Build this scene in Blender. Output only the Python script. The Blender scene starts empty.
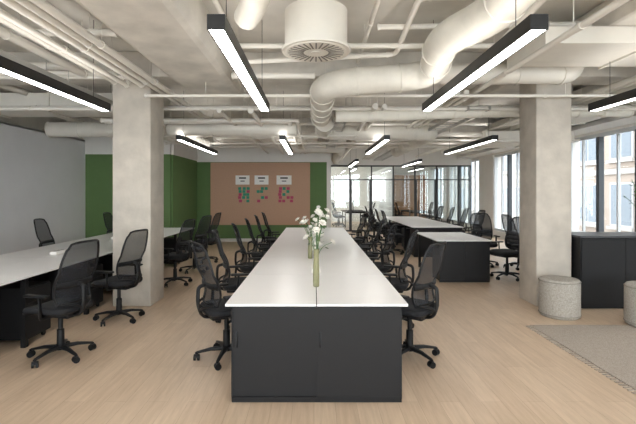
import bpy, math, random
from mathutils import Vector, Matrix
random.seed(7)
scene=bpy.context.scene
def lin(c):
    c/=255.0
    return c/12.92 if c<=0.04045 else ((c+0.055)/1.055)**2.4
def rgb(r,g,b): return (lin(r),lin(g),lin(b),1)
# ---------------- materials
def new_mat(name):
    m=bpy.data.materials.new(name); m.use_nodes=True
    nt=m.node_tree; b=nt.nodes['Principled BSDF']; return m,nt,b
def mat(name,col,rough=0.5,metal=0.0,noise=0.0,scale=8.0,bump=0.0,spec=0.5,bscale=None):
    m,nt,b=new_mat(name)
    b.inputs['Roughness'].default_value=rough; b.inputs['Metallic'].default_value=metal
    b.inputs['Specular IOR Level'].default_value=spec
    b.inputs['Base Color'].default_value=col
    if noise>0 or bump>0:
        tc=nt.nodes.new('ShaderNodeTexCoord')
        n=nt.nodes.new('ShaderNodeTexNoise'); n.inputs['Scale'].default_value=scale; n.inputs['Detail'].default_value=6
        nt.links.new(tc.outputs['Object'],n.inputs['Vector'])
        if noise>0:
            r=nt.nodes.new('ShaderNodeValToRGB')
            r.color_ramp.elements[0].position=0.3; r.color_ramp.elements[1].position=0.7
            r.color_ramp.elements[0].color=tuple(c*(1-noise) for c in col[:3])+(1,)
            r.color_ramp.elements[1].color=tuple(min(1,c*(1+noise*0.6)) for c in col[:3])+(1,)
            nt.links.new(n.outputs['Fac'],r.inputs['Fac']); nt.links.new(r.outputs['Color'],b.inputs['Base Color'])
        if bump>0:
            n2=nt.nodes.new('ShaderNodeTexNoise'); n2.inputs['Scale'].default_value=bscale or scale*6; n2.inputs['Detail'].default_value=4
            nt.links.new(tc.outputs['Object'],n2.inputs['Vector'])
            bp=nt.nodes.new('ShaderNodeBump'); bp.inputs['Strength'].default_value=bump; bp.inputs['Distance'].default_value=0.01
            nt.links.new(n2.outputs['Fac'],bp.inputs['Height']); nt.links.new(bp.outputs['Normal'],b.inputs['Normal'])
    return m
def emis(name,col,s):
    m,nt,b=new_mat(name); b.inputs['Base Color'].default_value=col
    b.inputs['Emission Color'].default_value=col; b.inputs['Emission Strength'].default_value=s; return m
def glassy(name,tint,fac,rough=0.02):
    m,nt,b=new_mat(name); nt.nodes.remove(b)
    out=[n for n in nt.nodes if n.type=='OUTPUT_MATERIAL'][0]
    t=nt.nodes.new('ShaderNodeBsdfTransparent'); t.inputs[0].default_value=tint
    g=nt.nodes.new('ShaderNodeBsdfGlossy'); g.inputs['Roughness'].default_value=rough
    mx=nt.nodes.new('ShaderNodeMixShader'); mx.inputs[0].default_value=fac
    nt.links.new(t.outputs[0],mx.inputs[1]); nt.links.new(g.outputs[0],mx.inputs[2]); nt.links.new(mx.outputs[0],out.inputs[0]); return m
def meshfab(name,col,fac):
    m,nt,b=new_mat(name); b.inputs['Base Color'].default_value=col; b.inputs['Roughness'].default_value=0.8
    out=[n for n in nt.nodes if n.type=='OUTPUT_MATERIAL'][0]
    t=nt.nodes.new('ShaderNodeBsdfTransparent')
    mx=nt.nodes.new('ShaderNodeMixShader'); mx.inputs[0].default_value=fac
    nt.links.new(t.outputs[0],mx.inputs[1]); nt.links.new(b.outputs[0],mx.inputs[2]); nt.links.new(mx.outputs[0],out.inputs[0]); return m
def floor_mat():
    m,nt,b=new_mat('floor_oak_planks')
    tc=nt.nodes.new('ShaderNodeTexCoord'); mp=nt.nodes.new('ShaderNodeMapping'); mp.inputs['Rotation'].default_value=(0,0,math.radians(90))
    nt.links.new(tc.outputs['Object'],mp.inputs['Vector'])
    br=nt.nodes.new('ShaderNodeTexBrick'); br.inputs['Scale'].default_value=1.0
    br.inputs['Brick Width'].default_value=1.3; br.inputs['Row Height'].default_value=0.16; br.inputs['Mortar Size'].default_value=0.0015
    br.inputs['Color1'].default_value=rgb(209,187,163); br.inputs['Color2'].default_value=rgb(199,176,152); br.inputs['Mortar'].default_value=rgb(176,153,130)
    br.inputs['Bias'].default_value=0.0
    nt.links.new(mp.outputs['Vector'],br.inputs['Vector'])
    mp2=nt.nodes.new('ShaderNodeMapping'); mp2.inputs['Scale'].default_value=(18,1.4,1)
    nt.links.new(tc.outputs['Object'],mp2.inputs['Vector'])
    n=nt.nodes.new('ShaderNodeTexNoise'); n.inputs['Scale'].default_value=1.6; n.inputs['Detail'].default_value=8; n.inputs['Roughness'].default_value=0.65
    nt.links.new(mp2.outputs['Vector'],n.inputs['Vector'])
    r=nt.nodes.new('ShaderNodeValToRGB'); r.color_ramp.elements[0].position=0.3; r.color_ramp.elements[1].position=0.72
    r.color_ramp.elements[0].color=(0.80,0.77,0.74,1); r.color_ramp.elements[1].color=(1.04,1.04,1.04,1)
    nt.links.new(n.outputs['Fac'],r.inputs['Fac'])
    mx=nt.nodes.new('ShaderNodeMix'); mx.data_type='RGBA'; mx.blend_type='MULTIPLY'; mx.inputs[0].default_value=1.0
    nt.links.new(br.outputs['Color'],mx.inputs[6]); nt.links.new(r.outputs['Color'],mx.inputs[7])
    nt.links.new(mx.outputs[2],b.inputs['Base Color']); b.inputs['Roughness'].default_value=0.38
    return m
def brick_mat(name):
    m,nt,b=new_mat(name)
    tc=nt.nodes.new('ShaderNodeTexCoord'); mp=nt.nodes.new('ShaderNodeMapping'); mp.inputs['Rotation'].default_value=(math.radians(90),0,math.radians(90))
    br=nt.nodes.new('ShaderNodeTexBrick'); br.inputs['Scale'].default_value=3
    br.inputs['Color1'].default_value=rgb(136,104,92); br.inputs['Color2'].default_value=rgb(118,90,80); br.inputs['Mortar'].default_value=rgb(135,122,112)
    nt.links.new(tc.outputs['Object'],mp.inputs['Vector']); nt.links.new(mp.outputs[0],br.inputs['Vector'])
    nt.links.new(br.outputs['Color'],b.inputs['Base Color']); b.inputs['Roughness'].default_value=0.9; return m
def rug_mat():
    m,nt,b=new_mat('rug_woven')
    tc=nt.nodes.new('ShaderNodeTexCoord')
    w=nt.nodes.new('ShaderNodeTexWave'); w.inputs['Scale'].default_value=14; w.inputs['Distortion'].default_value=3; w.bands_direction='Y'; w.inputs['Detail Scale'].default_value=6
    nt.links.new(tc.outputs['Object'],w.inputs['Vector'])
    r=nt.nodes.new('ShaderNodeValToRGB'); r.color_ramp.elements[0].color=rgb(138,127,117); r.color_ramp.elements[1].color=rgb(180,169,158)
    nt.links.new(w.outputs['Fac'],r.inputs['Fac']); nt.links.new(r.outputs[0],b.inputs['Base Color'])
    bp=nt.nodes.new('ShaderNodeBump'); bp.inputs['Strength'].default_value=0.6; nt.links.new(w.outputs['Fac'],bp.inputs['Height']); nt.links.new(bp.outputs[0],b.inputs['Normal'])
    b.inputs['Roughness'].default_value=0.95; return m

M={}
M['floor']=floor_mat()
M['slab']=mat('concrete_ceiling',rgb(212,207,198),0.85,noise=0.18,scale=1.5,bump=0.3)
M['beam']=mat('concrete_beam',rgb(216,211,202),0.85,noise=0.18,scale=3,bump=0.3)
M['column']=mat('concrete_column',rgb(194,186,175),0.85,noise=0.16,scale=4,bump=0.35)
M['wallgrey']=mat('wall_paint_grey',rgb(232,232,235),0.8,noise=0.02,scale=3)
M['wallwhite']=mat('wall_paint_white',rgb(232,229,224),0.8,noise=0.02,scale=3)
M['green']=mat('wall_paint_green',rgb(98,126,78),0.8,noise=0.04,scale=4)
M['cork']=mat('pinboard_cork',rgb(192,156,132),0.9,noise=0.06,scale=30)
M['desktop']=mat('desktop_white_laminate',rgb(234,232,231),0.3)
M['black']=mat('black_powdercoat',rgb(24,24,26),0.5,spec=0.3)
M['black2']=mat('black_sliding_door',rgb(28,28,30),0.55,spec=0.3)
M['plastic']=mat('chair_black_plastic',rgb(19,20,23),0.45,spec=0.35)
M['fabric']=mat('chair_black_fabric',rgb(26,27,31),0.9,bump=0.3,scale=30,bscale=300)
M['mesh']=meshfab('chair_back_mesh',rgb(32,34,40),0.74)
M['duct']=mat('duct_painted_white',rgb(220,215,205),0.55,noise=0.05,scale=5)
M['duct2']=mat('duct_wrap_cream',rgb(224,219,208),0.6,noise=0.08,scale=6,bump=0.25)
M['pipe']=mat('pipe_painted_white',rgb(224,219,210),0.5)
M['tray']=mat('cable_tray_grey',rgb(180,178,172),0.5)
M['lamp_body']=mat('lamp_black_aluminium',rgb(20,20,22),0.4)
M['lamp_light']=emis('lamp_led_diffuser',(1,0.98,0.95,1),17.0)
M['lamp_up']=emis('lamp_led_uplight',(1,0.98,0.95,1),8.0)  # glow for the added strips that brighten the ceiling
M['slot']=mat('diffuser_slot_dark',rgb(120,116,110),0.6)
M['frame']=mat('window_frame_grey',rgb(205,207,209),0.5)
M['framedark']=mat('window_frame_dark',rgb(72,76,82),0.5)
M['pframe']=mat('partition_frame_dark',rgb(60,62,64),0.5)
M['glass']=glassy('window_glass',(0.96,0.98,0.98,1),0.05)
M['pglass']=glassy('partition_glass',(0.84,0.88,0.88,1),0.12)
M['rug']=rug_mat()
M['pouf']=mat('pouf_boucle',rgb(168,162,153),0.95,noise=0.25,scale=60,bump=0.6,bscale=120)
M['poufseam']=mat('pouf_piping',rgb(136,131,122),0.9)
M['white']=mat('white_enamel',rgb(235,232,226),0.35)
M['petal']=mat('flower_petal_white',rgb(240,236,228),0.6)
M['vase']=mat('vase_olive_glass',rgb(132,130,98),0.15)
M['paper']=mat('paper_white',rgb(240,238,235),0.8)
M['ink']=mat('paper_print_dark',rgb(70,70,75),0.8)
M['teal']=mat('sticky_teal',rgb(60,145,120),0.8)
M['pink']=mat('sticky_pink',rgb(185,80,108),0.8)
M['brick']=brick_mat('brick_facade')
M['stone']=mat('stone_facade',rgb(146,142,137),0.9)
M['extframe']=mat('ext_window_frame',rgb(150,150,150),0.6)
M['extglass']=mat('ext_window_glass',rgb(72,82,92),0.15)
M['street']=mat('street_asphalt',rgb(90,90,90),0.9)
M['leaf']=mat('leaf_green',rgb(70,100,55),0.6,noise=0.2,scale=20)
M['pot']=mat('ceramic_pot',rgb(160,150,138),0.5)
M['countertop']=mat('counter_top_grey',rgb(56,56,60),0.35)
M['wood']=mat('oak_veneer',rgb(178,138,104),0.6,noise=0.1,scale=6)

# ---------------- mesh builder
class MB:
    def __init__(s): s.v=[];s.f=[];s.m=[];s.s=[];s.mats=[]
    def mi(s,k):
        if k not in s.mats: s.mats.append(k)
        return s.mats.index(k)
    def add(s,vs,fs,k,smooth=False,mtx=None):
        o=len(s.v); i=s.mi(k)
        for p in vs:
            p=Vector(p)
            if mtx is not None: p=mtx@p
            s.v.append(p)
        for f in fs: s.f.append([a+o for a in f]); s.m.append(i); s.s.append(smooth)
    def box(s,x0,x1,y0,y1,z0,z1,k,mtx=None,bev=0.0):
        if x0>x1:x0,x1=x1,x0
        if y0>y1:y0,y1=y1,y0
        if bev<=0:
            vs=[(x,y,z) for z in (z0,z1) for y in (y0,y1) for x in (x0,x1)]
            fs=[(0,2,3,1),(4,5,7,6),(0,1,5,4),(2,6,7,3),(0,4,6,2),(1,3,7,5)]
            s.add(vs,fs,k,False,mtx); return
        b=min(bev,(x1-x0)/2.01,(y1-y0)/2.01,(z1-z0)/2.01)
        rings=[]
        for (z,ins) in ((z0,b),(z0+b*0.3,b*0.3),(z0+b,0),(z1-b,0),(z1-b*0.3,b*0.3),(z1,b)):
            ring=[]
            for cx,cy,a0 in ((x1-b,y1-b,0),(x0+b,y1-b,90),(x0+b,y0+b,180),(x1-b,y0+b,270)):
                for t in range(4):
                    a=math.radians(a0+30*t); rr=b-ins
                    ring.append((cx+math.cos(a)*rr,cy+math.sin(a)*rr,z))
            rings.append(ring)
        s.rings(rings,k,True,True,mtx)
    def rings(s,rings,k,cap=True,smooth=True,mtx=None,closed=False):
        n=len(rings[0]); vs=[p for r in rings for p in r]; fs=[]
        R=len(rings)
        for i in range(R if closed else R-1):
            j2=(i+1)%R
            for j in range(n):
                fs.append((i*n+j,i*n+(j+1)%n,j2*n+(j+1)%n,j2*n+j))
        s.add(vs,fs,k,smooth,mtx)
        if cap and not closed:
            s.add(rings[0],[tuple(reversed(range(n)))],k,False,mtx)
            s.add(rings[-1],[tuple(range(n))],k,False,mtx)
    def cyl(s,c,r,h,k,n=24,r2=None,axis='z',mtx=None):
        r2=r if r2 is None else r2
        R=[]
        for (t,rr) in ((0,r),(h,r2)):
            ring=[]
            for i in range(n):
                a=2*math.pi*i/n; u=math.cos(a)*rr; w=math.sin(a)*rr
                if axis=='z': p=(c[0]+u,c[1]+w,c[2]+t)
                elif axis=='x': p=(c[0]+t,c[1]+u,c[2]+w)
                else: p=(c[0]+w,c[1]+t,c[2]+u)
                ring.append(p)
            R.append(ring)
        s.rings(R,k,True,True,mtx)
    def lathe(s,c,prof,k,n=32,mtx=None,cap=True):
        s.rings([[(c[0]+math.cos(2*math.pi*i/n)*r,c[1]+math.sin(2*math.pi*i/n)*r,c[2]+z) for i in range(n)] for r,z in prof],k,cap,True,mtx)
    def tube(s,pts,r,k,n=12,fillet=0.0,cap=True,mtx=None,sq=None,closed=False,ribs=0,ribr=0.012):
        pts=[Vector(p) for p in pts]
        if fillet>0 and len(pts)>2:
            out=[pts[0]]
            for i in range(1,len(pts)-1):
                a,b,c=pts[i-1],pts[i],pts[i+1]
                d1=(a-b);d2=(c-b);l1=d1.length;l2=d2.length
                f=min(fillet,l1*0.49,l2*0.49)
                p1=b+d1.normalized()*f;p2=b+d2.normalized()*f
                for t in range(7):
                    u=t/6; out.append((1-u)**2*p1+2*u*(1-u)*b+u*u*p2)
            out.append(pts[-1]); pts=out
        N=len(pts); rings=[]; up=None
        for i in range(N):
            if closed: t=(pts[(i+1)%N]-pts[i-1]).normalized()
            elif i==0: t=(pts[1]-pts[0]).normalized()
            elif i==N-1: t=(pts[-1]-pts[-2]).normalized()
            else: t=((pts[i+1]-pts[i]).normalized()+(pts[i]-pts[i-1]).normalized()).normalized()
            if up is None:
                up=Vector((0,0,1)) if abs(t.z)<0.9 else Vector((0,1,0))
            up=(up-t*up.dot(t)).normalized(); sd=t.cross(up).normalized()
            rr=r[i] if isinstance(r,(list,tuple)) else r
            ra,rb=(rr,rr) if sq is None else (rr*sq[0],rr*sq[1])
            rings.append([pts[i]+sd*math.cos(2*math.pi*j/n)*ra+up*math.sin(2*math.pi*j/n)*rb for j in range(n)])
        s.rings(rings,k,cap,True,mtx,closed)
        if ribs>0:
            for i in range(N-1):
                L=(pts[i+1]-pts[i]).length
                if L<ribs*0.8: continue
                d=(pts[i+1]-pts[i]).normalized()
                cnt=max(1,int(L/ribs))
                for q in range(cnt+1):
                    p=pts[i]+d*(L*q/cnt)
                    s.tube([p-d*0.012,p+d*0.012],r+ribr,k,n=n)
    def obj(s,name,parent=None,loc=(0,0,0),rot=0.0):
        me=bpy.data.meshes.new(name); me.from_pydata([tuple(v) for v in s.v],[],s.f)
        for k in s.mats: me.materials.append(M[k])
        me.polygons.foreach_set('material_index',s.m); me.polygons.foreach_set('use_smooth',s.s); me.update()
        try: me.set_sharp_from_angle(angle=math.radians(40))
        except Exception: pass
        o=bpy.data.objects.new(name,me); scene.collection.objects.link(o)
        o.location=loc; o.rotation_euler=(0,0,rot)
        if parent: o.parent=parent
        return o
def inst(o,name,loc,rot=0.0):
    n=bpy.data.objects.new(name,o.data); scene.collection.objects.link(n); n.location=loc; n.rotation_euler=(0,0,rot); return n
def empty(name,loc=(0,0,0)):
    e=bpy.data.objects.new(name,None); scene.collection.objects.link(e); e.location=loc; return e

# ---------------- room shell
XL,XR=-6.2,6.5; YB=-3.0; YF=24.0; ZC=3.6
b=MB(); b.box(XL-0.5,XR+0.3,YB,YF,-0.12,0,'floor'); b.obj('floor')
b=MB(); b.box(XL-0.6,XR+0.4,YB,YF,ZC,ZC+0.25,'slab'); b.obj('ceiling')
b=MB(); b.box(XL-0.15,XL,YB,11.5,0,3.02,'wallgrey'); b.box(XL-0.55,XL-0.4,YB,11.6,0,ZC,'slab'); b.box(XL-0.45,XL,YB,11.5,2.98,3.03,'wallwhite'); b.obj('wall_left')
b=MB(); b.box(XL-0.5,-3.9,11.5,11.6,0,2.65,'green'); b.box(XL-0.5,-3.9,11.48,11.62,2.65,ZC,'wallwhite'); b.obj('wall_back_left')
b=MB(); b.box(-4.0,-3.86,11.6,14.0,0,2.65,'green'); b.box(-4.02,-3.84,11.6,14.0,2.65,ZC,'wallwhite'); b.obj('wall_side_green')
b=MB(); b.box(-4.0,0.42,14.0,14.15,0,2.62,'green'); b.box(-4.0,0.42,13.97,14.16,2.62,ZC,'wallwhite'); b.obj('wall_back')
b=MB()
b.box(0.42,0.56,14.0,19.0,0,ZC,'wallwhite'); b.obj('wall_meeting_side')
b=MB(); b.box(-0.5,XR+0.3,YF-0.15,YF,0,ZC,'wallwhite')
b.box(3.6,6.3,YF-0.19,YF-0.15,0,2.6,'wood'); b.obj('wall_far')
b=MB(); b.box(XL,-3.86,11.46,11.5,0,0.1,'wallwhite'); b.box(XL,XL+0.015,YB,11.46,0,0.1,'wallwhite'); b.box(-3.84,0.42,13.96,14.0,0,0.1,'wallwhite'); b.obj('baseboard_left')
b=MB(); b.box(-3.4,-0.13,13.93,13.97,0.55,2.6,'cork'); b.obj('pinboard')
def pxw(px,py,y): return ((px-314)*y/424, 1.6+(193-py)*y/424)
for i,(px,w) in enumerate(((242.5,14),(261.5,14),(284,15))):
    x,z=pxw(px,180,13.92); hw=w*13.92/424/2
    b=MB(); b.box(-hw,hw,-0.004,0,-0.15,0.15,'paper'); b.box(-hw*0.5,hw*0.5,-0.006,-0.004,0.04,0.09,'ink'); b.box(-hw*0.3,hw*0.3,-0.006,-0.004,-0.05,-0.02,'ink')
    b.obj('paper_notice' if i==0 else 'paper_notice.%03d'%i,loc=(x,13.925,z))
b=MB()
for px in (240,244,248,258,262,266,280,284,288,292):
    for py in (188.5,191.5,194.5,197.5,201):
        if random.random()<0.66:
            x,z=pxw(px+random.uniform(-.6,.6),py,13.9); k='pink' if (random.random()<0.15 or (px>275 and random.random()<0.5)) else 'teal'
            b.box(x-0.05,x+0.05,13.918,13.926,z-0.045,z+0.045,k)
b.obj('sticky_notes')

# glass partition far
b=MB()
GY=17.6
b.box(0.56,XR,GY-0.05,GY+0.05,2.75,ZC,'wallwhite'); b.box(0.56,XR,GY-0.04,GY+0.04,2.69,2.75,'pframe'); b.box(0.56,XR,GY-0.04,GY+0.04,0,0.06,'pframe')
b.box(0.56,XR,GY-0.03,GY+0.03,2.13,2.17,'pframe')
x=0.56; i=0
while x<XR:
    b.box(x,x+0.05,GY-0.04,GY+0.04,0.06,2.7,'pframe')
    if i%3==1:
        b.box(x+0.045,x+0.11,GY-0.03,GY+0.03,0.06,2.13,'pframe'); b.box(x+0.9-0.065,x+0.9,GY-0.03,GY+0.03,0.06,2.13,'pframe')
        b.tube([(x+0.16,GY-0.06,0.9),(x+0.16,GY-0.06,1.3)],0.014,'lamp_body',n=8)
    x+=0.9; i+=1
b.box(0.6,XR,GY-0.005,GY+0.005,0.06,2.7,'pglass')
b.obj('window_partition')
b=MB(); b.box(3.26,3.34,GY+0.06,YF-0.2,0,2.75,'wallwhite'); b.obj('wall_meeting_divider')
def mtable(name,x,y):
    b=MB(); b.box(x-0.55,x+0.55,y-1.0,y+1.0,0.715,0.74,'black',bev=0.01)
    for sx in (-0.45,0.45):
        for sy in (-0.9,0.9): b.box(x+sx-0.025,x+sx+0.025,y+sy-0.025,y+sy+0.025,0,0.715,'black')
    b.box(x-0.45,x+0.45,y-0.92,y-0.88,0.66,0.715,'black'); b.box(x-0.45,x+0.45,y+0.88,y+0.92,0.66,0.715,'black'); b.obj(name)
mtable('meeting_table',1.9,20.6); mtable('meeting_table.001',4.9,20.6)

# right facade
piers=[(1.6,2.7),(6.3,7.4),(10.95,12.05),(15.4,16.7),(20.4,21.4)]
segs=[];prev=YB
for a,c in piers: segs.append((prev,a)); prev=c
segs.append((prev,YF))
HZ=2.97
b=MB()
for a,c in piers: b.box(XR,XR+0.35,a,c,0,HZ,'wallwhite')
b.box(XR,XR+0.35,YB,YF,HZ,ZC,'wallwhite')
b.box(XR,XR+0.35,YB,YF,0,0.25,'wallwhite')
b.obj('wall_right')
for i,(a,c) in enumerate(segs):
    b=MB(); n=max(1,round((c-a)/1.2)); 
    b.box(XR+0.05,XR+0.13,a,c,0.25,0.33,'frame'); b.box(XR+0.05,XR+0.13,a,c,HZ-0.08,HZ,'frame')
    for q in range(n+1):
        yy=a+(c-a)*q/n; b.box(XR+0.03,XR+0.15,max(a,yy-0.05),min(c,yy+0.05),0.33,HZ-0.08,'frame' if q in(0,n) else 'framedark')
        if q<n:
            ym=yy+(c-a)/n/2; b.box(XR+0.06,XR+0.12,ym-0.018,ym+0.018,0.33,HZ-0.08,'frame')
    b.box(XR+0.085,XR+0.095,a,c,0.33,HZ-0.08,'glass')
    b.obj('window_%d'%(i+1))
b=MB()  # unseen glazed rear wall, added to let soft fill light in
b.box(XL-0.5,XR+0.3,YB-0.2,YB,0,0.3,'wallwhite'); b.box(XL-0.5,XR+0.3,YB-0.2,YB,3.3,ZC,'wallwhite')
x=XL
while x<XR+0.1: b.box(x-0.04,x+0.04,YB-0.15,YB-0.03,0.3,3.3,'frame'); x+=1.588
b.box(XL,XR,YB-0.1,YB-0.09,0.3,3.3,'glass')
b.obj('window_rear')

# columns
b=MB(); b.box(-2.84,-2.3,5.97,6.5,0,ZC,'column',bev=0.015); b.obj('concrete_column')
b=MB(); b.box(3.13,3.63,5.97,6.47,0,ZC,'column',bev=0.015); b.obj('concrete_column.001')

# ---------------- ceiling structure
b=MB(); b.box(XL-0.4,XR,6.0,6.5,3.25,ZC,'beam',bev=0.02); b.obj('ceiling_beam')
b=MB(); b.box(XL-0.4,XR,11.3,11.8,3.2,ZC,'beam',bev=0.02); b.obj('ceiling_beam.001')
b=MB(); b.box(XL-0.4,XR,1.2,1.6,3.3,ZC,'beam',bev=0.02); b.obj('ceiling_beam.002')
b=MB(); b.box(-1.95,-1.12,YB,6.6,3.12,ZC,'beam',bev=0.09); b.obj('ceiling_downstand')
b=MB(); b.box(3.0,3.7,YB,16,3.3,ZC,'beam',bev=0.04); b.obj('ceiling_downstand.001')
b=MB()
b.tube([(0.12,7.6,2.95),(0.12,5.35,2.98),(1.5,5.35,3.08),(1.28,4.25,3.14),(1.55,3.7,3.14),(1.42,0.2,3.16)],0.17,'duct2',n=24,fillet=0.42,ribs=0.45)
b.obj('supply_duct')
b=MB(); b.tube([(1.5,5.55,3.16),(3.4,5.55,3.16),(3.4,5.55,3.5)],0.13,'duct',n=20,fillet=0.2,ribs=0.5); b.obj('supply_duct.001')
b=MB(); b.tube([(-0.35,8.2,2.85),(-2.8,8.2,2.85),(-2.8,10.8,2.85)],0.14,'duct',n=20,fillet=0.3,ribs=0.5); b.obj('supply_duct.002')
b=MB(); b.tube([(0.2,7.9,2.92),(0.2,9.2,2.92),(2.6,9.2,2.92),(2.6,13.4,2.92)],0.17,'duct',n=20,fillet=0.4,ribs=0.55); b.obj('supply_duct.003')
b=MB(); b.tube([(-5.6,9.0,2.95),(-3.4,9.0,2.95),(-3.2,10.9,2.95)],0.16,'duct',n=20,fillet=0.3,ribs=0.5); b.obj('supply_duct.004')
b=MB(); b.tube([(-0.9,12.6,2.95),(0.8,12.6,2.95),(0.9,17.4,2.95)],0.16,'duct',n=20,fillet=0.3,ribs=0.6); b.obj('supply_duct.005')
b=MB(); b.tube([(0.35,6.9,2.85),(0.75,6.9,2.85),(2.9,7.0,2.95),(5.2,7.0,2.95)],0.1,'duct2',n=16,fillet=0.15,ribs=0.4); b.obj('supply_duct.006')
b=MB(); b.tube([(2.0,3.2,3.4),(3.0,3.2,3.2),(4.4,3.2,3.2),(4.4,5.6,3.2)],0.09,'duct',n=16,fillet=0.2,ribs=0.35); b.obj('supply_duct.007')
b=MB()
C=(0.02,4.06,2.95)
b.lathe(C,[(0.325,0.0),(0.33,0.02),(0.30,0.03),(0.30,0.38),(0.12,0.42)],'duct',n=40)
b.lathe((C[0],C[1],C[2]-0.006),[(0.285,0.0),(0.29,0.006)],'duct',n=40)
for i in range(28):
    a=2*math.pi*i/28
    m=Matrix.Translation((C[0],C[1],C[2]-0.009))@Matrix.Rotation(a,4,'Z')
    b.box(0.12,0.265,-0.007,0.007,-0.002,0.002,'slot',mtx=m)
b.cyl((C[0],C[1],C[2]-0.014),0.05,0.01,'duct')
b.tube([(C[0]-0.02,C[1],3.32),(C[0]-0.04,C[1],3.45),(C[0]-0.12,C[1]-0.6,3.45),(C[0]-0.3,C[1]-2.3,3.45)],0.12,'duct2',n=20,fillet=0.15,ribs=0.2)
b.obj('ceiling_swirl_diffuser')
b=MB(); p=[]
for t in range(60):
    u=t/59; p.append((-0.62+0.27*math.sin(u*3),1.75+u*1.9,3.16+0.05*math.sin(u*5)))
b.tube(p,[0.1+(0.008 if i%2 else 0) for i in range(60)],'duct2',n=18); b.obj('flexible_duct')

def rect_duct(name,x0,x1,y0,y1,z0,z1,step=1.1,along='y'):
    b=MB(); b.box(x0,x1,y0,y1,z0,z1,'duct')
    if along=='y':
        t=y0
        while t<=y1: b.box(x0-0.025,x1+0.025,t-0.015,t+0.015,z0-0.025,z1+0.025,'duct'); t+=step
    else:
        t=x0
        while t<=x1: b.box(t-0.015,t+0.015,y0-0.025,y1+0.025,z0-0.025,z1+0.025,'duct'); t+=step
    return b.obj(name)
rect_duct('rectangular_duct',4.6,5.6,0.0,15.5,3.05,3.4)
rect_duct('rectangular_duct.001',2.35,4.1,4.3,5.1,3.12,3.29,along='x')
rect_duct('rectangular_duct.002',-5.6,-3.2,7.2,7.8,3.0,3.3,along='x')
rect_duct('rectangular_duct.003',-2.4,0.1,10.2,10.8,2.9,3.15,along='x')
rect_duct('fan_coil_unit',1.0,2.4,11.9,12.9,2.95,3.3,along='x')
rect_duct('fan_coil_unit.001',3.9,5.9,9.6,10.5,2.75,3.0,along='x')
def pipe(name,pts,r,k='pipe',fil=0.1):
    b=MB(); b.tube(pts,r,k,n=12,fillet=fil,ribs=1.3,ribr=0.008)
    for i in range(len(pts)-1):
        p0=Vector(pts[i]);p1=Vector(pts[i+1]);L=(p1-p0).length
        if L>1.5 and abs(p1.z-p0.z)<0.1:
            n=int(L/1.5)
            for q in range(n):
                p=p0+(p1-p0)*((q+0.5)/n); b.tube([p,(p.x,p.y,ZC)],0.004,k,n=5)
    return b.obj(name)
for i,(x,z,r) in enumerate(((-2.08,3.05,0.035),(-2.2,3.05,0.03),(-2.34,3.08,0.045),(-2.52,3.05,0.03),(-2.68,3.1,0.04),(-3.1,3.2,0.05))):
    pipe('ceiling_pipe' if i==0 else 'ceiling_pipe.%03d'%i,[(x,-2.8,z),(x,5.75 if x<-2.25 else 11.1,z)]+([(x,5.75,z+0.12),(-4.5,5.75,z+0.12)] if x<-2.5 else []),r)
k=6
for (pts,r) in (
 ([(-2.3,5.8,2.93),(5.9,5.8,2.93)],0.022),
 ([(-5.9,6.8,2.95),(6.2,6.8,2.95)],0.03),
 ([(-5.9,6.95,3.0),(6.2,6.95,3.0)],0.03),
 ([(-3.8,7.6,2.9),(-0.3,7.6,2.9),(-0.3,13.8,2.9)],0.035),
 ([(-3.8,7.75,2.9),(-0.45,7.75,2.9),(-0.45,13.8,2.9)],0.035),
 ([(-3.8,8.6,3.0),(3.5,8.6,3.0)],0.03),
 ([(-3.8,9.8,2.95),(5.5,9.8,2.95)],0.05),
 ([(-3.6,12.2,2.95),(5.5,12.2,2.95)],0.05),
 ([(0.95,6.6,2.95),(0.95,12,2.95)],0.04),
 ([(1.1,6.6,2.95),(1.1,17.4,2.95)],0.03),
 ([(2.0,5.9,3.0),(2.0,17.4,3.0)],0.03),
 ([(2.12,5.9,3.0),(2.12,17.4,3.0)],0.03),
 ([(2.24,-2,3.0),(2.24,17.4,3.0)],0.03),
 ([(4.2,-2,3.1),(4.2,17.4,3.1)],0.04),
 ([(4.35,-2,3.1),(4.35,17.4,3.1)],0.03),
 ([(-1.0,6.7,2.9),(-1.0,13.8,2.9)],0.04),
 ([(-1.5,6.7,2.9),(-1.5,13.8,2.9)],0.03),
 ([(-0.9,-2,3.35),(-0.9,5.8,3.35)],0.025),
 ([(0.6,-2,3.4),(0.6,5.8,3.4)],0.025),
 ([(0.7,4.6,3.4),(4.4,4.6,3.45)],0.03),
 ([(-0.9,4.9,3.3),(2.9,4.9,3.3)],0.03),
 ([(-1.0,3.3,3.4),(3.0,3.3,3.4)],0.025),
 ([(1.95,2.4,3.45),(5.6,2.4,3.45)],0.05),
 ([(-6.2,4.5,3.3),(-2.1,4.5,3.3)],0.04),
 ([(-6.2,3.6,3.35),(-2.1,3.6,3.35)],0.04),
 ([(-4.0,-2,3.25),(-4.0,11,3.25)],0.06),
 ([(-4.9,-2,3.3),(-4.9,11,3.3)],0.05),
 ([(-5.6,-2,3.3),(-5.6,11,3.3)],0.05),
 ([(-1.0,5.2,3.2),(1.0,5.2,3.3),(1.0,4.0,3.45),(3.0,4.0,3.45)],0.03),
 ([(-1.05,5.5,3.12),(0.0,5.5,3.12)],0.04),
 ([(1.9,4.9,3.05),(1.9,2.0,3.4)],0.035),
 ([(-3.8,10.9,2.88),(6.0,10.9,2.88)],0.03),
 ([(-3.8,8.9,2.8),(0.9,8.9,2.8),(0.9,9.6,2.8),(6.0,9.6,2.8)],0.025)):
    pipe('ceiling_pipe.%03d'%k,pts,r); k+=1
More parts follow.
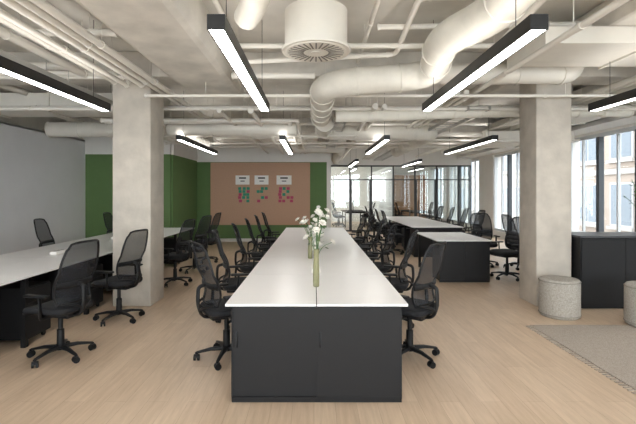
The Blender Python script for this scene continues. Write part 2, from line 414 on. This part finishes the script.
def tray(name,x0,x1,y0,y1,z):
    b=MB(); b.box(x0,x0+0.012,y0,y1,z,z+0.06,'tray'); b.box(x1-0.012,x1,y0,y1,z,z+0.06,'tray')
    t=y0
    while t<y1: b.box(x0,x1,t,t+0.03,z,z+0.01,'tray'); t+=0.25
    t=y0+0.5
    while t<y1:
        for x in (x0,x1): b.tube([(x,t,z),(x,t,ZC)],0.005,'tray',n=5)
        t+=1.8
    return b.obj(name)
tray('cable_tray',2.45,2.8,6.7,17.4,2.92)
tray('cable_tray.001',-3.6,-3.3,-2,11,3.05)
tray('cable_tray.002',0.35,0.6,7.5,13.5,2.9)
b=MB(); b.box(5.9,XR,YB,17.5,3.02,3.1,'wallwhite'); b.obj('trim_window_bulkhead')

# ---------------- linear pendant lights (direct, plus an added upward fill strip)
def linlight(name,x,y0,y1,z=2.6):
    b=MB(); L=y1-y0
    b.box(-0.055,-0.047,0,L,0,0.095,'lamp_body'); b.box(0.047,0.055,0,L,0,0.095,'lamp_body')
    b.box(-0.047,0.047,0,L,0.07,0.08,'lamp_body'); b.box(-0.055,0.055,-0.006,0,0,0.095,'lamp_body'); b.box(-0.055,0.055,L,L+0.006,0,0.095,'lamp_body')
    b.box(-0.047,0.047,0,L,0.004,0.03,'lamp_light')
    b.box(-0.046,0.046,0,L,0.082,0.09,'lamp_up')  # added glowing strip, hidden from below, lifts the ceiling brightness
    for t in (0.3,L-0.3): b.tube([(0,t,0.09),(0,t,ZC-z)],0.003,'lamp_body',n=5)
    return b.obj(name,loc=(x,y0,z))
n=0
for x in (-2.55,-0.6,1.38,3.42):
    for (a,c) in ((-1.6,1.1),(2.6,5.2),(8.0,11.0)):
        linlight('linear_pendant_light' if n==0 else 'linear_pendant_light.%03d'%n,x,a,c); n+=1
for x in (1.38,3.42):
    linlight('linear_pendant_light.%03d'%n,x,13.6,16.4); n+=1
for x in (1.9,4.9):
    linlight('linear_pendant_light.%03d'%n,x,19,22,2.7); n+=1

# ---------------- bench desks
def bench(name,x0,x1,y0,y1,nd,endcab=True,peds=True):
    e=empty(name,((x0+x1)/2,y0,0)); W=x1-x0; L=y1-y0; h=W/2
    b=MB(); dl=L/nd
    for i in range(nd):
        for s in (-1,1):
            xa,xb=(-h,-0.004) if s<0 else (0.004,h)
            b.box(xa,xb,i*dl+0.003,(i+1)*dl-0.003,0.732,0.75,'desktop')
    b.obj('desktop',e)
    b=MB()
    for i in range(nd+1):
        yy=min(max(i*dl,0.47 if endcab else 0.03),L-0.03)
        b.box(-h+0.06,h-0.06,yy-0.025,yy+0.025,0.68,0.732,'black')
        for x in (-h+0.06,h-0.11): b.box(x,x+0.05,yy-0.025,yy+0.025,0,0.69,'black')
    b.box(-0.05,0.05,0.45,L-0.02,0.60,0.732,'black')
    for x in(-h+0.15,h-0.19): b.box(x,x+0.04,0.45,L-0.02,0.69,0.732,'black')
    b.obj('frame',e)
    if endcab:
        b=MB(); c=h-0.05
        b.box(-c,c,0.02,0.44,0.03,0.728,'black'); b.box(-c+0.03,c-0.03,0.04,0.42,0,0.03,'black')
        b.box(-c,c,0.0,0.02,0.0,0.03,'black')
        b.box(-c+0.008,0.004,0.004,0.018,0.045,0.705,'black2'); b.box(0.0,c-0.008,-0.006,0.008,0.045,0.705,'black2')
        b.box(-c,c,-0.008,0.02,0.705,0.728,'black'); b.box(-c,c,-0.008,0.02,0.03,0.045,'black')
        b.box(-c,-c+0.008,-0.008,0.02,0.03,0.728,'black'); b.box(c-0.008,c,-0.008,0.02,0.03,0.728,'black')
        for x in (-c+0.04,0.03):
            b.box(x-0.008,x+0.008,-0.012,0.006,0.42,0.54,'plastic',bev=0.003)
        b.obj('sliding_door_cabinet',e)
    if peds and nd>1:
        b=MB()
        for i in range(nd-1):
            for s in (-1,1):
                xa=s*(h-0.35); yy=(i+1)*dl+0.03
                b.box(xa-0.26,xa+0.26,yy,yy+0.4,0.06,0.6,'black')
                for q,(za,zb) in enumerate(((0.07,0.3),(0.31,0.44),(0.45,0.59))):
                    b.box(xa+s*0.26,xa+s*0.275,yy+0.006,yy+0.394,za,zb,'black2')
                for wx in (-0.22,0.22):
                    for wy in (0.05,0.35): b.cyl((xa+wx-0.01,yy+wy,0.03),0.03,0.02,'plastic',n=12,axis='x')
        b.obj('drawer_pedestals',e)
    return e
bench('bench_desk',-0.68,0.72,3.24,10.44,6)
bench('bench_desk.001',-4.32,-2.92,2.0,10.4,7,endcab=True)
bench('bench_desk.002',2.2,3.2,7.6,9.2,1)
bench('bench_desk.003',2.45,3.75,10.6,15.4,4)
bench('bench_desk.004',4.7,6.0,7.0,9.6,2)

# vases of white flowers
def vase_flowers(name,x,y,seed,H=0.34,top=0.34,N=11):
    rnd=random.Random(seed)
    b=MB(); b.lathe((0,0,0),[(0.024,0),(0.029,0.01),(0.030,H*0.4),(0.023,H*0.8),(0.026,H),(0.021,H-0.005),(0.016,H-0.05)],'vase',n=28)
    for i in range(N):
        a=rnd.uniform(0,6.28); sp=rnd.uniform(0.03,0.16); hh=H+rnd.uniform(0,top)
        hd=Vector((sp*math.cos(a),sp*math.sin(a),hh+0.02))
        b.tube([(0.008*math.cos(a),0.008*math.sin(a),H-0.08),(sp*0.35*math.cos(a),sp*0.35*math.sin(a),H+(hh-H)*0.5),hd],0.003,'leaf',n=5,fillet=0.08)
        q=Vector((math.cos(a),math.sin(a),1.2)).normalized().to_track_quat('Z','Y').to_matrix().to_4x4()
        m=Matrix.Translation(hd)@q
        for lay,(np_,R,up) in enumerate(((6,0.038,0.004),(5,0.028,0.015),(4,0.017,0.022))):
            for j in range(np_):
                t=2*math.pi*j/np_+lay*0.5; c,s_=math.cos(t),math.sin(t); w=R*0.42
                P=lambda r,o,z:(c*r-s_*o,s_*r+c*o,z)
                b.add([P(0,0,0),P(R*0.5,w,up*0.5),P(R,w*0.6,up+0.008),P(R*1.1,0,up+0.004),P(R,-w*0.6,up+0.008),P(R*0.5,-w,up*0.5)],[(0,1,2,3),(0,3,4,5)],'petal',True,m)
        b.lathe((0,0,0.006),[(0.003,0),(0.008,0.006),(0.003,0.014)],'petal',n=8,mtx=m)
        al=rnd.uniform(0,6.28); q0=hd*0.8+Vector((0,0,0.02)); d=Vector((math.cos(al),math.sin(al),0.2)); sd=Vector((-math.sin(al),math.cos(al),0))*0.012
        b.add([q0,q0+d*0.03+sd,q0+d*0.07,q0+d*0.03-sd],[(0,1,2,3)],'leaf')
    return b.obj(name,loc=(x,y,0.751))
vase_flowers('flower_vase',0.02,3.85,1)
vase_flowers('flower_vase.001',-0.05,5.5,2,0.28,0.3,9)
vase_flowers('flower_vase.002',0.08,7.3,3,0.28,0.3,9)
n=0;src=None
for (x,y) in ((-3.55,4.3),(-3.55,5.9),(-3.68,7.9),(-3.6,9.2),(0.02,4.6),(0.02,6.4),(0.02,8.2),(0.02,9.2)):
    nm='desk_power_module' if n==0 else 'desk_power_module.%03d'%n
    if src is None:
        b=MB(); b.box(-0.05,0.05,-0.14,0.14,0,0.05,'white',bev=0.012)
        for yy in (-0.08,0,0.08): b.box(-0.02,0.02,yy-0.02,yy+0.02,0.05,0.052,'slot')
        src=b.obj(nm,loc=(x,y,0.752))
    else: inst(src,nm,(x,y,0.752))
    n+=1

# ---------------- task chair (faces +x)
def chair():
    b=MB()
    for i in range(5):
        a=2*math.pi*i/5+0.3; m=Matrix.Rotation(a,4,'Z')
        R=[]
        for (r,z,w,h) in ((0.02,0.10,0.032,0.04),(0.15,0.098,0.023,0.03),(0.28,0.075,0.016,0.02),(0.295,0.07,0.011,0.012)):
            R.append([(r,w*math.cos(t*math.pi/4),z+h*0.6*math.sin(t*math.pi/4)) for t in range(8)])
        b.rings(R,'plastic',mtx=m)
        b.tube([(0.28,0,0.08),(0.28,0,0.045)],0.009,'plastic',n=8,mtx=m)
        mm=m@Matrix.Translation((0.28,0,0.03))@Matrix.Rotation(0.7*i,4,'Z')
        for oy in (-0.026,0.008): b.cyl((0,oy,0),0.03,0.018,'plastic',n=16,axis='y',mtx=mm)
        b.box(-0.015,0.02,-0.012,0.012,0.0,0.03,'plastic',mtx=mm)
    b.lathe((0,0,0),[(0.045,0.075),(0.045,0.12),(0.035,0.13),(0.033,0.27),(0.022,0.275),(0.022,0.41)],'plastic',n=20)
    b.box(-0.17,0.12,-0.09,0.09,0.40,0.45,'plastic',bev=0.015)
    b.tube([(0.02,-0.09,0.42),(0.04,-0.2,0.41),(0.04,-0.24,0.415)],0.007,'plastic',n=8,fillet=0.02)
    def sr(z,ins,dz=0.0):
        ring=[]
        for j in range(40):
            t=2*math.pi*j/40; ct,st=math.cos(t),math.sin(t); e=0.38
            x=(abs(ct)**e)*(1 if ct>=0 else -1)*(0.24-ins); y=(abs(st)**e)*(1 if st>=0 else -1)*(0.24-ins)
            zz=z-0.03*max(0,(x-0.12)/0.12)**2+0.012*(y/0.25)**2
            ring.append((x+0.02,y,zz))
        return ring
    b.rings([sr(0.447,0.03),sr(0.453,0.008),sr(0.47,0.0)],'plastic')
    b.rings([sr(0.468,0.004),sr(0.49,0.0),sr(0.51,0.008),sr(0.52,0.03),sr(0.524,0.10),sr(0.524,0.2)],'fabric')
    z0,z1=0.56,1.14
    def prof(u):
        return -0.205+0.03*math.sin(math.pi*min(1,u/0.5))*(1 if u<0.5 else 0)-0.15*max(0,u-0.12)**1.2
    def hw(u): return 0.20+0.028*math.sin(math.pi*(u*0.9+0.05))-0.035*max(0,(u-0.6)/0.4)**2
    def pt(u,v):
        w=hw(u); y=v*w
        return (prof(u)+0.045*v*v,y,z0+(z1-z0)*u-(0.02*v*v*v*v if u>0.9 else 0)*1.0)
    NU,NV=16,10
    vs=[pt(i/NU,-1+2*j/NV) for i in range(NU+1) for j in range(NV+1)]
    fs=[(i*(NV+1)+j,i*(NV+1)+j+1,(i+1)*(NV+1)+j+1,(i+1)*(NV+1)+j) for i in range(NU) for j in range(NV)]
    b.add(vs,fs,'mesh',True)
    loop=[pt(0,-1+2*j/8*1.0) for j in range(9)]+[pt(i/NU,1) for i in range(1,NU)]+[pt(1,0.98-1.96*j/8) for j in range(9)]+[pt(1-i/NU,-1) for i in range(1,NU)]
    b.tube(loop,0.011,'plastic',n=8,closed=True)
    b.tube([(pt(0.3,-1+2*j/8)[0]-0.012,pt(0.3,-1+2*j/8)[1],pt(0.3,0)[2]) for j in range(9)],0.020,'plastic',n=8,sq=(0.5,1.3))
    b.tube([(-0.12,0,0.425),(-0.24,0,0.43),(-0.285,0,0.56),(-0.275,0,0.72),(prof(0.3)-0.01,0,0.735)],0.020,'plastic',n=10,fillet=0.08,sq=(1.4,0.8))
    for s in (-1,1):
        b.tube([(-0.27,0,0.5),(-0.25,s*0.1,0.55),(prof(0)+0.02,s*0.17,0.565)],0.012,'plastic',n=8,fillet=0.05)
    for s in (-1,1):
        b.tube([(-0.02,s*0.10,0.435),(-0.02,s*0.25,0.435),(-0.05,s*0.275,0.50),(-0.04,s*0.275,0.64)],0.015,'plastic',n=10,fillet=0.05,sq=(0.8,1.4))
        b.box(-0.13,0.12,s*0.275-0.035,s*0.275+0.035,0.64,0.665,'plastic',bev=0.012)
    return b
csrc=None; cn=0
def add_chair(x,y,rot,jit=0.1):
    global csrc,cn
    rot+=random.uniform(-jit,jit)
    nm='task_chair' if cn==0 else 'task_chair.%03d'%cn
    if csrc is None: csrc=chair().obj(nm,loc=(x,y,0),rot=rot)
    else: inst(csrc,nm,(x,y,0),rot)
    cn+=1
PI=math.pi
for i,y in enumerate((4.12,5.2,6.4,7.6,8.8,10.0)): add_chair(-0.85 if i==0 else -0.9,y,0.62 if i==0 else 0.3)
for i,y in enumerate((4.12,5.2,6.4,7.6,8.8,10.0)): add_chair(0.93,y,PI-(0.62 if i==0 else 0.3))
for x,y in ((-2.48,4.15),(-2.46,5.35),(-2.44,7.45),(-2.44,8.65),(-2.5,9.85)): add_chair(x,y,PI-0.2)
for y in (3.2,4.5,5.8): add_chair(-4.78,y,0.1)
add_chair(-4.55,7.5,0.2); add_chair(-4.52,9.85,0.1)
add_chair(3.62,7.95,PI+0.3); add_chair(3.75,9.35,-1.6)
for y in (11.3,12.5,13.7,14.9): add_chair(4.2,y,PI)
for y in (11.2,12.4,13.6,14.8): add_chair(2.1,y,0)
add_chair(4.35,7.75,0); add_chair(4.35,9.0,0)
for x,y,r in ((1.2,20.2,0),(1.2,21.1,0),(2.6,20.2,PI),(2.6,21.1,PI),(4.2,20.2,0),(4.2,21.1,0),(5.6,20.2,PI),(5.6,21.1,PI)): add_chair(x,y,r)

# ---------------- credenza right
b=MB(); b.box(3.67,6.1,5.84,6.42,0.06,0.985,'black'); b.box(3.7,6.08,5.88,6.4,0,0.06,'plastic')
for i in range(4):
    xa=3.68+i*0.605; b.box(xa+0.004,xa+0.601,5.825,5.84,0.07,0.96,'black2')
b.box(3.65,6.12,5.81,6.44,0.985,1.01,'countertop'); b.obj('storage_credenza')
def pouf(name,x,y,r,h,z0=0.0):
    b=MB(); b.lathe((0,0,0),[(r*0.9,0),(r*0.97,0.015),(r,0.05),(r,h-0.05),(r*0.98,h-0.02),(r*0.92,h-0.003),(r*0.5,h+0.004),(0.02,h+0.006)],'pouf',n=48)
    for z in (0.04,h-0.03):
        b.tube([(math.cos(t*math.pi/24)*r*1.0,math.sin(t*math.pi/24)*r*1.0,z) for t in range(48)],0.006,'poufseam',n=6,closed=True)
    b.obj(name,loc=(x,y,z0))
pouf('pouf',3.2,5.53,0.24,0.49); pouf('pouf.001',4.02,5.08,0.25,0.49,0.0145)
b=MB(); b.box(2.6,6.2,0.6,5.1,0.001,0.014,'rug')
t=0.62
while t<5.1:
    b.box(2.54,2.6,t,t+0.022,0.001,0.008,'rug'); t+=0.05
b.obj('area_rug')
b=MB(); b.lathe((0,0,0),[(0.07,0),(0.085,0.02),(0.095,0.12),(0.075,0.2),(0.08,0.21),(0.07,0.205),(0.06,0.19)],'pot',n=28)
for i in range(16):
    a=random.uniform(0,6.28); ln=random.uniform(0.3,0.62); sp=random.uniform(0.08,0.3)
    pts=[(0.02*math.cos(a),0.02*math.sin(a),0.18),(sp*0.4*math.cos(a),sp*0.4*math.sin(a),0.18+ln*0.6),(sp*math.cos(a),sp*math.sin(a),0.18+ln)]
    b.tube(pts,0.004,'leaf',n=5,fillet=0.1)
    for j in range(9):
        u=0.35+0.65*j/8; q=Vector(pts[0]).lerp(Vector(pts[2]),u); al=random.uniform(0,6.28); s=random.uniform(0.04,0.07)
        d=Vector((math.cos(al),math.sin(al),random.uniform(-0.2,0.6))).normalized(); sd=d.cross(Vector((0,0,1))).normalized()*s*0.35
        b.add([q,q+d*s*0.5+sd,q+d*s*1.2,q+d*s*0.5-sd],[(0,1,2,3)],'leaf')
b.obj('potted_plant',loc=(4.76,6.12,1.011))

# ---------------- exterior
b=MB(); b.box(XR+0.6,40,-15,60,-4.2,-4,'street'); b.obj('street_ground')
def building(name,x,y0,y1,z1,k,fr):
    b=MB(); b.box(x,x+4,y0,y1,-4,z1,k)
    z=-3.2
    while z<z1-2:
        y=y0+0.6
        while y<y1-1.6:
            b.box(x-0.06,x+0.02,y,y+1.5,z,z+2.1,fr); b.box(x-0.08,x-0.05,y+0.1,y+0.7,z+0.1,z+2.0,'extglass'); b.box(x-0.08,x-0.05,y+0.8,y+1.4,z+0.1,z+2.0,'extglass')
            b.box(x-0.18,x,y-0.1,y+1.6,z-0.15,z,'stone'); y+=2.4
        b.box(x-0.12,x,y0,y1,z+2.5,z+2.75,'stone'); z+=3.2
    b.obj(name)
building('neighbouring_building',15,-14,16,8,'stone','extframe')
building('neighbouring_building.001',14.5,16.2,27,9,'brick','extframe')
building('neighbouring_building.002',15,27.2,60,8,'stone','extframe')

# ---------------- world & camera
w=bpy.data.worlds.new('sky'); scene.world=w; w.use_nodes=True
bg=w.node_tree.nodes['Background']; bg.inputs[0].default_value=(0.93,0.965,1.0,1); bg.inputs[1].default_value=7.5
scene.view_settings.view_transform='Standard'
cam=bpy.data.cameras.new('camera'); co=bpy.data.objects.new('camera',cam); scene.collection.objects.link(co)
cam.lens=24; cam.sensor_width=36; cam.sensor_fit='HORIZONTAL'; cam.shift_x=4/636; cam.shift_y=-19/636
co.location=(0,0,1.6); co.rotation_euler=(math.radians(90),0,0); cam.clip_end=200
scene.camera=co
